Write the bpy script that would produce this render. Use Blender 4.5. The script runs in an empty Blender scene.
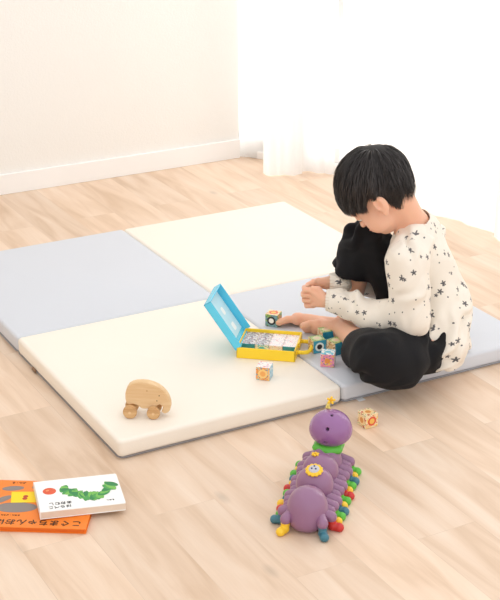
import bpy, bmesh, math, random
import numpy as np
import openvdb as vdb
from mathutils import Vector, Matrix, noise
S = bpy.context.scene
COL = S.collection
rnd = random.Random(7)

# ---------------------------------------------------------------- camera
CAM = np.array([-1.112, -2.649, 1.571]); YAW, PIT, FOC = .502, .390, 1397.0
FW = np.array([math.cos(PIT)*math.sin(YAW), math.cos(PIT)*math.cos(YAW), -math.sin(PIT)])
RT = np.array([math.cos(YAW), -math.sin(YAW), 0.0]); UPV = np.cross(RT, FW)
FH = np.array([math.sin(YAW), math.cos(YAW), 0.0]); ZV = np.array([0, 0, 1.0])
cd = bpy.data.cameras.new('camera'); cam = bpy.data.objects.new('camera', cd); COL.objects.link(cam)
cd.sensor_fit = 'HORIZONTAL'; cd.sensor_width = 36; cd.lens = FOC*36/500; cd.clip_start = .05
m = Matrix([[RT[i], UPV[i], -FW[i], CAM[i]] for i in range(3)] + [[0, 0, 0, 1]])
cam.matrix_world = m
S.camera = cam

# ---------------------------------------------------------------- light
w = bpy.data.worlds.new('world'); S.world = w; w.use_nodes = True
bg = w.node_tree.nodes['Background']; bg.inputs[0].default_value = (1, .985, .97, 1); bg.inputs[1].default_value = 1.02
al = bpy.data.lights.new('window_daylight', 'AREA'); al.shape = 'RECTANGLE'; al.size = 3.6; al.size_y = 2.6
al.energy = 135; al.color = (1, .985, .96)
alo = bpy.data.objects.new('window_daylight', al); COL.objects.link(alo)
alo.location = (3.9, 1.9, 1.9)
alo.rotation_euler = (Vector((.6, .3, 0)) - Vector(alo.location)).to_track_quat('-Z', 'Y').to_euler()
S.view_settings.view_transform = 'Standard'; S.view_settings.look = 'None'
S.view_settings.gamma = 1; S.view_settings.use_curve_mapping = False
S.view_settings.exposure = 0.32

# ---------------------------------------------------------------- helpers
def lin(c):
    return tuple(((v/255)/12.92 if v <= 10 else ((v/255+.055)/1.055)**2.4) for v in c)
MATS = {}
def mat(name, c, rough=.5, spec=.4, bump=0, bscale=60, var=0, vscale=8, sub=0, sheen=0, coat=0, trans=0):
    if name in MATS: return MATS[name]
    M = bpy.data.materials.new(name); M.use_nodes = True; nt = M.node_tree; b = nt.nodes['Principled BSDF']
    col = (*lin(c), 1); b.inputs['Base Color'].default_value = col
    b.inputs['Roughness'].default_value = rough; b.inputs['Specular IOR Level'].default_value = spec
    b.inputs['Coat Weight'].default_value = coat; b.inputs['Sheen Weight'].default_value = sheen
    if trans: b.inputs['Transmission Weight'].default_value = trans
    if sub:
        b.inputs['Subsurface Weight'].default_value = sub; b.inputs['Subsurface Radius'].default_value = (1, .45, .3)
        b.inputs['Subsurface Scale'].default_value = .008
    tc = nt.nodes.new('ShaderNodeTexCoord')
    if bump:
        n = nt.nodes.new('ShaderNodeTexNoise'); n.inputs['Scale'].default_value = bscale; n.inputs['Detail'].default_value = 3
        bp = nt.nodes.new('ShaderNodeBump'); bp.inputs['Strength'].default_value = bump; bp.inputs['Distance'].default_value = .002
        nt.links.new(tc.outputs['Object'], n.inputs['Vector']); nt.links.new(n.outputs[0], bp.inputs['Height'])
        nt.links.new(bp.outputs[0], b.inputs['Normal'])
    if var:
        n = nt.nodes.new('ShaderNodeTexNoise'); n.inputs['Scale'].default_value = vscale
        nt.links.new(tc.outputs['Object'], n.inputs['Vector'])
        r = nt.nodes.new('ShaderNodeMapRange'); r.inputs[3].default_value = 1-var; r.inputs[4].default_value = 1+var
        nt.links.new(n.outputs[0], r.inputs[0])
        mx = nt.nodes.new('ShaderNodeVectorMath'); mx.operation = 'MULTIPLY'; mx.inputs[0].default_value = col[:3]
        nt.links.new(r.outputs[0], mx.inputs[1]); nt.links.new(mx.outputs[0], b.inputs['Base Color'])
    MATS[name] = M; return M

def link(name, me, mt=None, parent=None, smooth=False, loc=None):
    o = bpy.data.objects.new(name, me); COL.objects.link(o)
    if mt is not None:
        for q in (mt if isinstance(mt, (list, tuple)) else [mt]): me.materials.append(q)
    if smooth: me.polygons.foreach_set('use_smooth', [True]*len(me.polygons))
    if parent is not None: o.parent = parent
    if loc is not None: o.location = loc
    return o
def fin(name, bm, mt=None, parent=None, smooth=False, loc=None):
    me = bpy.data.meshes.new(name); bmesh.ops.recalc_face_normals(bm, faces=bm.faces[:]); bm.to_mesh(me); bm.free()
    return link(name, me, mt, parent, smooth, loc)
def thing(name, label, cat, loc=(0, 0, 0), rz=0, group=None, rot=None):
    o = bpy.data.objects.new(name, None); COL.objects.link(o); o.empty_display_size = .02
    o.location = loc; o.rotation_euler = rot or (0, 0, rz); o['label'] = label; o['category'] = cat
    if group: o['group'] = group
    return o
def tag(o, label=None, cat=None, group=None, kind=None):
    for k, v in (('label', label), ('category', cat), ('group', group), ('kind', kind)):
        if v: o[k] = v
    return o
def add_box(bm, x0, x1, y0, y1, z0, z1, bev=0, seg=2):
    b = bmesh.new(); bmesh.ops.create_cube(b, size=1)
    bmesh.ops.scale(b, vec=(x1-x0, y1-y0, z1-z0), verts=b.verts)
    bmesh.ops.translate(b, vec=((x0+x1)/2, (y0+y1)/2, (z0+z1)/2), verts=b.verts)
    if bev: bmesh.ops.bevel(b, geom=b.edges[:], offset=bev, segments=seg, profile=.5, affect='EDGES')
    me = bpy.data.meshes.new('tmp'); b.to_mesh(me); b.free(); bm.from_mesh(me); bpy.data.meshes.remove(me)
def box(x0, x1, y0, y1, z0, z1, bev=0, seg=2):
    bm = bmesh.new(); add_box(bm, x0, x1, y0, y1, z0, z1, bev, seg); return bm
def add_cyl(bm, p, q, r, n=24, r2=None):
    p, q = Vector(p), Vector(q); d = q-p
    M = Matrix.Translation((p+q)/2) @ d.to_track_quat('Z', 'Y').to_matrix().to_4x4()
    bmesh.ops.create_cone(bm, cap_ends=True, segments=n, radius1=r, radius2=r if r2 is None else r2, depth=d.length, matrix=M)
def extrude_poly(pts, z0, z1, bev=0, seg=2):
    bm = bmesh.new(); vs = [bm.verts.new((x, y, z0)) for x, y in pts]; f = bm.faces.new(vs)
    r = bmesh.ops.extrude_face_region(bm, geom=[f]); up = [v for v in r['geom'] if isinstance(v, bmesh.types.BMVert)]
    bmesh.ops.translate(bm, vec=(0, 0, z1-z0), verts=up)
    if bev:
        es = [e for e in bm.edges if abs(e.verts[0].co.z-e.verts[1].co.z) < 1e-6]
        bmesh.ops.bevel(bm, geom=es, offset=bev, segments=seg, profile=.5, affect='EDGES')
    return bm
def rrect(w, d, r, n=5, x=0, y=0):
    out = []
    for cx, cy, a0 in ((w/2-r, d/2-r, 0), (-w/2+r, d/2-r, 90), (-w/2+r, -d/2+r, 180), (w/2-r, -d/2+r, 270)):
        for i in range(n+1):
            a = math.radians(a0+90*i/n); out.append((x+cx+r*math.cos(a), y+cy+r*math.sin(a)))
    return out
def text(name, s, size, mt, parent, loc, rot, shear=0, depth=.0002, ax='CENTER'):
    c = bpy.data.curves.new(name, 'FONT'); c.body = s; c.size = size; c.align_x = ax; c.align_y = 'CENTER'; c.extrude = depth; c.offset = size*.015
    o = bpy.data.objects.new(name+'_tmp', c); COL.objects.link(o)
    bpy.context.view_layer.update()
    me = bpy.data.meshes.new_from_object(o.evaluated_get(bpy.context.evaluated_depsgraph_get()))
    bpy.data.objects.remove(o); me.materials.clear()
    t = link(name, me, mt, parent); t.location = loc; t.rotation_euler = rot; return t

class SDF:
    """smooth union of round cones and ellipsoids on a grid, meshed as one surface"""
    def __init__(s, lo, hi, h):
        s.lo = np.array(lo, float); s.h = h; s.n = np.ceil((np.array(hi)-s.lo)/h).astype(int)+1
        s.a = np.full(s.n, .05, np.float32)
    def sub(s, lo, hi, mg):
        i0 = np.clip(np.floor((np.array(lo)-mg-s.lo)/s.h).astype(int), 0, s.n-1); i1 = np.clip(np.ceil((np.array(hi)+mg-s.lo)/s.h).astype(int)+1, 1, s.n)
        ax = [s.lo[k]+s.h*np.arange(i0[k], i1[k]) for k in range(3)]
        P = np.stack(np.meshgrid(*ax, indexing='ij'), -1).astype(np.float32)
        return tuple(slice(i0[k], i1[k]) for k in range(3)), P
    def uni(s, sl, d, k):
        a = s.a[sl]
        if k > 0:
            hh = np.clip(.5+.5*(a-d)/k, 0, 1); s.a[sl] = a+(d-a)*hh-k*hh*(1-hh)
        else: s.a[sl] = np.minimum(a, d)
    def cut(s, sl, d, k=.004):
        a = s.a[sl]; d = -d; hh = np.clip(.5-.5*(a-d)/k, 0, 1); s.a[sl] = a+(d-a)*hh+k*hh*(1-hh)
    def cone(s, a, b, ra, rb, k=.01, trim=None, sign=1):
        a, b = np.array(a, float), np.array(b, float); R = max(ra, rb)
        sl, P = s.sub(np.minimum(a, b)-R, np.maximum(a, b)+R, .03)
        if P.size == 0: return s
        ab = b-a; t = np.clip(((P-a)@ab)/(ab@ab+1e-12), 0, 1)
        d = np.linalg.norm(P-a-t[..., None]*ab, axis=-1)-(ra+(rb-ra)*t)
        if trim:
            u = ab/np.linalg.norm(ab); d = np.maximum(d, (P-b)@u)
        (s.uni if sign > 0 else s.cut)(sl, d, k); return s
    def ell(s, c, rad, axes=None, k=.01, sign=1):
        c = np.array(c, float); rad = np.array(rad, float); A = np.eye(3) if axes is None else np.array(axes, float)
        R = rad.max(); sl, P = s.sub(c-R, c+R, .03)
        q = (P-c)@A.T; k0 = np.linalg.norm(q/rad, axis=-1); k1 = np.linalg.norm(q/rad**2, axis=-1)+1e-9
        d = k0*(k0-1)/k1
        d = np.where(k0 < .3, -rad.min()*.7, d)
        (s.uni if sign > 0 else s.cut)(sl, d, k); return s
    def half(s, p, n, k=.003):
        """keep the side of the plane that n points away from"""
        n = np.array(n, float); n /= np.linalg.norm(n)
        sl, P = s.sub(s.lo, s.lo+s.h*s.n, 0); d = (P-np.array(p))@n
        s.cut(sl, -d, k); return s
    def mesh(s, name, disp=None):
        g = vdb.FloatGrid(.05); g.copyFromArray(np.clip(s.a, -3*s.h, 3*s.h).astype(np.float32)+0.0)
        v, q = g.convertToQuads(0.0); v = v*s.h+s.lo
        me = bpy.data.meshes.new(name); me.from_pydata(v.tolist(), [], q[:, ::-1].tolist()); me.update()
        me.validate()
        # outward orientation check
        bm = bmesh.new(); bm.from_mesh(me)
        if bm.calc_volume(signed=True) < 0: bmesh.ops.reverse_faces(bm, faces=bm.faces[:])
        bm.normal_update()
        if disp:
            ds = [(v, v.co+v.normal*disp(v.co, v.normal)) for v in bm.verts]
            for v, c in ds: v.co = c
        bm.to_mesh(me); bm.free(); return me

# ---------------------------------------------------------------- room
def floor_material():
    M = bpy.data.materials.new('oak_floor'); M.use_nodes = True; nt = M.node_tree; L = nt.links; N = nt.nodes.new
    b = nt.nodes['Principled BSDF']; b.inputs['Roughness'].default_value = .42; b.inputs['Specular IOR Level'].default_value = .35
    tc = N('ShaderNodeTexCoord'); mp = N('ShaderNodeMapping'); mp.inputs['Rotation'].default_value = (0, 0, math.pi/2); mp.inputs['Location'].default_value = (.33, .042, 0)
    L.new(tc.outputs['Object'], mp.inputs[0])
    br = N('ShaderNodeTexBrick'); br.offset = .37; br.inputs['Scale'].default_value = 1; br.inputs['Brick Width'].default_value = .95; br.inputs['Row Height'].default_value = .148
    br.inputs['Mortar Size'].default_value = .0006; br.inputs['Mortar Smooth'].default_value = .3; br.inputs['Bias'].default_value = 0
    br.inputs['Color1'].default_value = (0, 0, 0, 1); br.inputs['Color2'].default_value = (1, 1, 1, 1); br.inputs['Mortar'].default_value = (.5, .5, .5, 1)
    L.new(mp.outputs[0], br.inputs[0])
    # per-plank random, from the brick's own colour
    sc = N('ShaderNodeVectorMath'); sc.operation = 'MULTIPLY'; sc.inputs[1].default_value = (2.0, 15, 1); L.new(mp.outputs[0], sc.inputs[0])
    off = N('ShaderNodeVectorMath'); off.operation = 'MULTIPLY_ADD'; off.inputs[1].default_value = (9, 9, 40); L.new(br.outputs[0], off.inputs[0]); L.new(sc.outputs[0], off.inputs[2])
    gr = N('ShaderNodeTexNoise'); gr.inputs['Scale'].default_value = 1.0; gr.inputs['Detail'].default_value = 5; gr.inputs['Distortion'].default_value = .9; L.new(off.outputs[0], gr.inputs[0])
    s2 = N('ShaderNodeVectorMath'); s2.operation = 'MULTIPLY'; s2.inputs[1].default_value = (10, 260, 1); L.new(mp.outputs[0], s2.inputs[0])
    fg = N('ShaderNodeTexNoise'); fg.inputs['Scale'].default_value = 1; fg.inputs['Detail'].default_value = 3; L.new(s2.outputs[0], fg.inputs[0])
    bl = N('ShaderNodeTexNoise'); bl.inputs['Scale'].default_value = 1.7; bl.inputs['Detail'].default_value = 2
    L.new(off.outputs[0], bl.inputs[0]); bl.inputs['Scale'].default_value = .35
    cr = N('ShaderNodeValToRGB'); e = cr.color_ramp.elements
    e[0].position = .30; e[0].color = (*lin((212, 182, 154)), 1); e[1].position = .72; e[1].color = (*lin((237, 216, 196)), 1)
    k = cr.color_ramp.elements.new(.5); k.color = (*lin((228, 202, 178)), 1)
    L.new(gr.outputs[0], cr.inputs[0])
    # plank tint
    mr = N('ShaderNodeMapRange'); mr.inputs[3].default_value = .93; mr.inputs[4].default_value = 1.05; L.new(br.outputs[0], mr.inputs[0])
    m1 = N('ShaderNodeVectorMath'); m1.operation = 'MULTIPLY'; L.new(cr.outputs[0], m1.inputs[0]); L.new(mr.outputs[0], m1.inputs[1])
    mr2 = N('ShaderNodeMapRange'); mr2.inputs[3].default_value = .95; mr2.inputs[4].default_value = 1.05; L.new(fg.outputs[0], mr2.inputs[0])
    m2 = N('ShaderNodeVectorMath'); m2.operation = 'MULTIPLY'; L.new(m1.outputs[0], m2.inputs[0]); L.new(mr2.outputs[0], m2.inputs[1])
    # knots
    s3 = N('ShaderNodeVectorMath'); s3.operation = 'MULTIPLY'; s3.inputs[1].default_value = (3.2, 6.8, 1); L.new(mp.outputs[0], s3.inputs[0])
    vo = N('ShaderNodeTexVoronoi'); vo.inputs['Scale'].default_value = 1; L.new(s3.outputs[0], vo.inputs[0])
    kr = N('ShaderNodeMapRange'); kr.inputs[1].default_value = .02; kr.inputs[2].default_value = .11; kr.inputs[3].default_value = .80; kr.inputs[4].default_value = 1; L.new(vo.outputs['Distance'], kr.inputs[0])
    m3 = N('ShaderNodeVectorMath'); m3.operation = 'MULTIPLY'; L.new(m2.outputs[0], m3.inputs[0]); L.new(kr.outputs[0], m3.inputs[1])
    mo = N('ShaderNodeMapRange'); mo.inputs[3].default_value = 1; mo.inputs[4].default_value = .86; L.new(br.outputs['Fac'], mo.inputs[0])
    m4 = N('ShaderNodeVectorMath'); m4.operation = 'MULTIPLY'; L.new(m3.outputs[0], m4.inputs[0]); L.new(mo.outputs[0], m4.inputs[1])
    L.new(m4.outputs[0], b.inputs['Base Color'])
    bp = N('ShaderNodeBump'); bp.inputs['Strength'].default_value = .12; bp.inputs['Distance'].default_value = .001; L.new(fg.outputs[0], bp.inputs['Height']); L.new(bp.outputs[0], b.inputs['Normal'])
    return M
FL = floor_material()
tag(fin('floor', box(-2.2, 2.75, -1.7, 2.03, -.03, 0), FL), kind='structure')
wallm = mat('white_wallpaper', (242, 240, 236), .8, .2, bump=.35, bscale=180)
whitem = mat('white_trim', (248, 247, 246), .5, .3)
tag(fin('wall_back', box(-2.2, 1.40, 2.02, 2.14, 0, 2.5), wallm), kind='structure')
tag(fin('added_wall_left', box(-2.0, -1.9, -3.4, 2.02, 0, 2.5), wallm), kind='structure')  # unseen wall, added to block world light from the left
tag(fin('baseboard_back', box(-2.2, 1.40, 2.008, 2.02, 0, .075, .002), whitem), kind='structure')
# window wall: runs from the corner towards the right, hardly squinting
WA = math.atan2(-1.0, .56)          # direction of the wall in plan
wx, wy = 1.415, 2.03
def wloc(o): o.location = (wx, wy, 0); o.rotation_euler = (0, 0, WA); return o
bm = box(2.62, 4.0, 0, .12, 0, 2.5); add_box(bm, .0, 2.62, 0, .12, 2.15, 2.5)
tag(wloc(fin('wall_right', bm, wallm)), kind='structure')
wn = bpy.data.objects.new('window_1', None); COL.objects.link(wn); wloc(wn); wn['kind'] = 'structure'
def frame_bm(x0, x1, y0):
    bm = box(x0, x0+.045, y0, y0+.035, .03, 2.15, .003)
    add_box(bm, x1-.045, x1, y0, y0+.035, .03, 2.15, .003)
    add_box(bm, x0, x1, y0, y0+.035, .03, .09, .003); add_box(bm, x0, x1, y0, y0+.035, 2.09, 2.15, .003); return bm
for x0, x1, y0 in ((-.06, 1.33, .03), (1.29, 2.62, .07)):
    f = fin('window_frame', frame_bm(x0, x1, y0), whitem, wn); f['kind'] = 'structure'
    g = bpy.data.materials.get('glass')
    if not g:
        g = bpy.data.materials.new('glass'); g.use_nodes = True; nt = g.node_tree
        tr = nt.nodes.new('ShaderNodeBsdfTransparent'); gl = nt.nodes.new('ShaderNodeBsdfGlossy'); gl.inputs['Roughness'].default_value = .02
        mx = nt.nodes.new('ShaderNodeMixShader'); mx.inputs[0].default_value = .06
        nt.links.new(tr.outputs[0], mx.inputs[1]); nt.links.new(gl.outputs[0], mx.inputs[2])
        nt.links.new(mx.outputs[0], nt.nodes['Material Output'].inputs[0])
    p = fin('window_pane', box(x0+.04, x1-.04, y0+.014, y0+.02, .085, 2.095), g, f); p['kind'] = 'structure'
r_ = fin('window_track', box(0, 2.62, .0, .12, 0, .03, .003), whitem, wn); r_['kind'] = 'structure'
# balcony outside
tag(fin('ground_outside', box(1.2, 7, -5, 6, -.12, -.05), mat('pale_paving', (225, 222, 216), .9, .1)), kind='structure')

# curtains
def sheer_material(name, tr, tl, dc=.95):
    M = bpy.data.materials.new(name); M.use_nodes = True; nt = M.node_tree; N = nt.nodes.new; L = nt.links
    d = N('ShaderNodeBsdfDiffuse'); d.inputs[0].default_value = (dc, dc, dc, 1)
    t = N('ShaderNodeBsdfTranslucent'); t.inputs[0].default_value = (dc, dc, dc*.995, 1)
    p = N('ShaderNodeBsdfTransparent')
    a = N('ShaderNodeMixShader'); a.inputs[0].default_value = tl; L.new(d.outputs[0], a.inputs[1]); L.new(t.outputs[0], a.inputs[2])
    c = N('ShaderNodeMixShader'); c.inputs[0].default_value = tr; L.new(a.outputs[0], c.inputs[1]); L.new(p.outputs[0], c.inputs[2])
    L.new(c.outputs[0], nt.nodes['Material Output'].inputs[0]); return M
def curtain(path, amp, wl, mt, label, zt=2.3, z0=.004, seed=0):
    pts = [Vector((x, y, 0)) for x, y in path]
    # resample a Catmull-Rom path
    fine = []
    P = [pts[0]*2-pts[1]]+pts+[pts[-1]*2-pts[-2]]
    for i in range(1, len(P)-2):
        for k in range(24):
            t = k/24; a, b, c, d = P[i-1:i+3]
            fine.append(.5*((2*b)+(-a+c)*t+(2*a-5*b+4*c-d)*t*t+(-a+3*b-3*c+d)*t**3))
    fine.append(pts[-1])
    bm = bmesh.new(); rows = []
    zs = [z0, z0+.05, z0+.052]+[z0+.052+(zt-z0-.052)*k/14 for k in range(1, 15)]
    s = 0; ss = []
    for i, p in enumerate(fine):
        if i: s += (p-fine[i-1]).length
        ss.append(s)
    for i, z in enumerate(zs):
        row = []
        for j, p in enumerate(fine):
            t = (fine[min(j+1, len(fine)-1)]-fine[max(j-1, 0)]).normalized(); n = Vector((-t.y, t.x, 0))
            q = ss[j]/wl*2*math.pi; fz = z/zt
            o = amp*(math.sin(q+seed+.35*math.sin(2.1*fz+seed))+.35*math.sin(2.3*q+1+fz))*(1-.35*fz)
            v = p+n*o; row.append(bm.verts.new((v.x, v.y, z)))
        rows.append(row)
    for a, b in zip(rows, rows[1:]):
        for j in range(len(a)-1): bm.faces.new((a[j], a[j+1], b[j+1], b[j]))
    o = fin('sheer_curtain', bm, mt, None, True)
    return tag(o, label, 'curtain')
SH = sheer_material('sheer_white', .04, .46, .88); SH2 = sheer_material('sheer_thin', .05, .55, .9)
curtain([(1.399, 2.015), (1.44, 1.975), (1.475, 1.942), (1.52, 1.90)], .002, .10, SH2,
        'narrow strip of sheer curtain between the end of the wall and the bunched curtain', seed=2)
curtain([(1.46, 1.86), (1.41, 1.82), (1.372, 1.775), (1.41, 1.722), (1.49, 1.70), (1.545, 1.715), (1.565, 1.66), (1.60, 1.63)], .009, .10, SH,
        'white curtain bunched in folds beside the corner of the room', seed=1)
curtain([(1.60, 1.60), (1.63, 1.40), (1.655, 1.20), (1.675, 1.06), (1.71, .95), (1.73, .80)], .007, .16, SH2,
        'sheer white curtain spread across the window behind the boy', seed=3)
curtain([(1.705, .79), (1.70, .74), (1.73, .66), (1.76, .5), (1.83, .2), (1.92, -.1)], .008, .12, SH,
        'white curtain hanging at the right edge of the photo', seed=5)

# ---------------------------------------------------------------- mats
def leather(name, c):
    return mat(name, c, .55, .3, bump=.25, bscale=420, var=.012, vscale=5)
cream = leather('cream_leatherette', (245, 237, 225)); blue = leather('grey_blue_leatherette', (211, 215, 223))
greyb = mat('grey_mesh_underside', (150, 148, 150), .8, .2, bump=.4, bscale=900)
def play_mat(i, j, m, label):
    x0, x1 = ((-.008, .599), (.601, 1.21))[i]; y0, y1 = ((-.010, .6665), (.6675, 1.335))[j]
    w, d, h = x1-x0, y1-y0, .049
    t = thing('play_mat', label, 'play mat', ((x0+x1)/2, (y0+y1)/2, 0), 0, None)
    bm = extrude_poly(rrect(w, d, .013, 6), .005, h, .009, 4); fin('mat_cover', bm, m, t, True)
    fin('mat_underside', extrude_poly(rrect(w-.010, d-.010, .014, 5), 0, .0075), greyb, t)
    # piped seam round the foot of the cover
    bm = bmesh.new(); pts = rrect(w+.0005, d+.0005, .013, 6)
    for a, b in zip(pts, pts[1:]+pts[:1]): add_cyl(bm, (*a, .0065), (*b, .0065), .0011, 6)
    fin('seam', bm, greyb if m is cream else mat('blue_grey_seam', (165, 170, 180), .7, .2), t)
    return t
A = play_mat(0, 0, cream, 'cream play mat nearest the camera, under the wooden elephant')
Bm = play_mat(1, 0, blue, 'grey-blue play mat that the boy sits on')
play_mat(0, 1, blue, 'grey-blue play mat at the left edge of the photo, empty')
play_mat(1, 1, cream, 'cream play mat farthest back, with nothing on it')
fin('care_tag', box(-.262, -.243, -.350, -.330, .001, .0016), mat('white_tag', (240, 240, 240), .7), Bm)
fin('zip_pull', box(-.3085, -.3035, .195, .22, .003, .012, .001), mat('brown_zip', (140, 112, 88), .6), A)

# ---------------------------------------------------------------- printed cubes
def print_mat(name, base, c1, c2, c3, disc, ring=None, seed=0):
    if name in MATS: return MATS[name]
    M = bpy.data.materials.new(name); M.use_nodes = True; nt = M.node_tree; N = nt.nodes.new; L = nt.links
    b = nt.nodes['Principled BSDF']; b.inputs['Roughness'].default_value = .35
    uv = N('ShaderNodeTexCoord').outputs['UV']
    def rgb(c): return (*lin(c), 1)
    def mixc(f, a, c):
        m = N('ShaderNodeMix'); m.data_type = 'RGBA'; L.new(f, m.inputs[0])
        if isinstance(a, tuple): m.inputs[6].default_value = a
        else: L.new(a, m.inputs[6])
        m.inputs[7].default_value = c; return m.outputs[2]
    def mth(op, a, v=None, c=None):
        m = N('ShaderNodeMath'); m.operation = op; L.new(a, m.inputs[0])
        if v is not None: m.inputs[1].default_value = v
        return m.outputs[0]
    def blob(scale, thr, sd):
        mp = N('ShaderNodeMapping'); mp.inputs['Location'].default_value = (sd*3.1, sd*1.7, sd); L.new(uv, mp.inputs[0])
        n = N('ShaderNodeTexNoise'); n.inputs['Scale'].default_value = scale; n.inputs['Detail'].default_value = 1; L.new(mp.outputs[0], n.inputs[0])
        return mth('GREATER_THAN', n.outputs[0], thr)
    col = mixc(blob(3.2, .53, seed+1), rgb(base), rgb(c1))
    col = mixc(blob(5.5, .60, seed+2), col, rgb(c2))
    col = mixc(blob(9, .62, seed+3), col, rgb(c3))
    vd = N('ShaderNodeVectorMath'); vd.operation = 'DISTANCE'; vd.inputs[1].default_value = (.5, .5, 0); L.new(uv, vd.inputs[0])
    if ring: col = mixc(mth('LESS_THAN', vd.outputs['Value'], .34), col, rgb(ring))
    col = mixc(mth('LESS_THAN', vd.outputs['Value'], .20), col, rgb(disc))
    L.new(col, b.inputs['Base Color']); MATS[name] = M; return M
Q = .036
def cube_mesh(name, mats):
    """mats: top, -y, +x, +y, -x, bottom"""
    me = bpy.data.meshes.new(name); bm = box(-Q/2, Q/2, -Q/2, Q/2, 0, Q, .0014, 2); uvl = bm.loops.layers.uv.new('UVMap')
    for f in bm.faces:
        n = f.normal; a = max(range(3), key=lambda k: abs(n[k]))
        f.material_index = {(2, 1): 0, (1, -1): 1, (0, 1): 2, (1, 1): 3, (0, -1): 4, (2, -1): 5}[(a, 1 if n[a] > 0 else -1)]
        for l in f.loops:
            c = l.vert.co; u = (c.x if a != 0 else c.y)/Q+.5; v = (c.y/Q+.5) if a == 2 else c.z/Q; l[uvl].uv = (u, v)
    bm.to_mesh(me); bm.free()
    for q in mats: me.materials.append(q)
    return me
WH, TE, PK, RD, YL, GR, OR_, BK, CR = (245, 243, 238), (60, 165, 190), (238, 140, 165), (206, 78, 62), (244, 205, 80), (150, 185, 90), (232, 150, 70), (35, 35, 40), (242, 222, 184)
pm = {
 'top_green': print_mat('printed_green_picture', (163, 192, 110), (175, 200, 120), (120, 150, 80), BK, (225, 200, 170), (205, 215, 160), 1),
 'teal': print_mat('printed_teal_picture', (50, 150, 180), (60, 160, 188), (50, 150, 180), (60, 160, 185), BK, (225, 235, 230), 2),
 'teal2': print_mat('printed_plain_teal', (45, 150, 180), (60, 160, 188), (50, 150, 180), (50, 140, 175), (55, 150, 175), None, 3),
 'beige': print_mat('printed_beige_picture', CR, (222, 180, 120), (200, 150, 100), BK, (225, 190, 140), None, 4),
 'pink': print_mat('printed_pink_picture', (238, 150, 170), (238, 140, 165), YL, (120, 100, 170), OR_, None, 5),
 'whiteteal': print_mat('printed_white_and_teal_picture', WH, (70, 190, 215), WH, (70, 190, 215), (90, 195, 220), None, 6),
 'orange': print_mat('printed_orange_picture', (240, 190, 120), OR_, (200, 90, 60), TE, (240, 170, 90), (245, 205, 130), 7),
 'white': print_mat('printed_white_picture', WH, (240, 225, 220), PK, (150, 190, 210), (245, 235, 230), None, 8),
 'lblue': print_mat('printed_pale_blue_picture', (150, 205, 230), (170, 215, 235), WH, TE, (160, 210, 230), None, 9),
 'letter': print_mat('printed_ring_picture', (120, 160, 170), GR, (70, 120, 130), (90, 90, 80), WH, BK, 10),
 'greenor': print_mat('printed_green_and_orange_picture', (130, 170, 90), OR_, (70, 110, 80), BK, (200, 120, 70), None, 11),
 'cream': print_mat('printed_cream_picture', CR, (240, 205, 150), YL, (215, 120, 80), (240, 190, 90), (225, 90, 60), 12),
 'redcream': print_mat('printed_red_rimmed_picture', CR, (235, 200, 150), RD, (110, 150, 90), (222, 150, 80), (245, 215, 160), 13),
 'coverpic': print_mat('printed_grey_picture', (205, 205, 210), (120, 118, 128), WH, (160, 90, 90), (170, 170, 178), None, 14),
 'coverpink': print_mat('printed_pale_pink_picture', (248, 240, 240), (250, 235, 235), (240, 170, 170), (160, 190, 215), (248, 240, 238), None, 15),
}
GRP = 'printed picture cubes'
def cube(pos, rz, mats, label, z=.0493):
    o = link('picture_cube', cube_mesh('picture_cube', [pm[k] for k in mats])); o.location = (pos[0], pos[1], z); o.rotation_euler = (0, 0, math.radians(rz))
    return tag(o, label, 'toy block', GRP)
def mp_(px, py, z=.0493):
    d = FW+RT*(px-250)/FOC-UPV*(py-300)/FOC; q = CAM+d*((z-CAM[2])/d[2]); return (q[0], q[1])
cube(mp_(367.5, 425, 0), 2, ('redcream', 'cream', 'cream', 'beige', 'redcream', 'cream'), 'cream and red picture cube alone on the wooden floor', z=.0003)
cube(mp_(264.5, 377.5), -44, ('white', 'orange', 'lblue', 'white', 'white', 'white'), 'white and orange picture cube on the cream mat in front of the yellow case')
cube(mp_(273.5, 324.5), -50, ('cream', 'letter', 'greenor', 'beige', 'beige', 'white'), 'picture cube with a black ring, alone behind the yellow case')
cube(mp_(328, 364.5), -38, ('whiteteal', 'pink', 'white', 'white', 'white', 'white'), 'pink-sided picture cube, nearest of the cluster by the boy\'s knee')
cube(mp_(316.8, 350.5), -8, ('top_green', 'teal', 'teal2', 'beige', 'beige', 'white'), 'green-topped picture cube beside the case handle, black dot on teal')
cube(mp_(335.8, 352.5), 8, ('top_green', 'teal2', 'teal2', 'teal2', 'beige', 'white'), 'green-topped picture cube nearest the black trouser hem')
cube(mp_(326, 341.5), -8, ('top_green', 'teal2', 'beige', 'beige', 'beige', 'white'), 'green-topped picture cube farthest back in its cluster')

# ---------------------------------------------------------------- case
yel = mat('yellow_plastic', (252, 215, 50), .35, .4, sub=.0)
lidm = mat('sky_blue_plastic', (96, 208, 240), .25, .5)
cw, cdp, ch = .154, .130, .030
case = thing('toy_case', 'open yellow plastic carrying case with a blue lid on the mats', 'toy case', (.4475, .266, .0493), math.atan2(-.633, .774))
bm = bmesh.new(); add_box(bm, 0, cw, 0, cdp, 0, .003, .001)
add_box(bm, 0, cw, 0, .0035, .001, ch, .0012); add_box(bm, 0, cw, cdp-.0035, cdp, .001, ch, .0012)
add_box(bm, 0, .0035, 0, cdp, .001, ch, .0012); add_box(bm, cw-.0035, cw, 0, cdp, .001, ch, .0012)
fin('tray', bm, yel, case)
bm = bmesh.new(); hp = []
for k in range(25):
    a = -math.pi/2+math.pi*k/24; hp.append((cw+.004+.030*max(0, math.cos(a))**.55, cdp*.5+.036*math.copysign(abs(math.sin(a))**.7, math.sin(a)), .016))
hp = [(cw-.001, cdp*.5-.036, .016)]+hp+[(cw-.001, cdp*.5+.036, .016)]
for a, b in zip(hp, hp[1:]): add_cyl(bm, a, b, .0055, 12)
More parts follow.
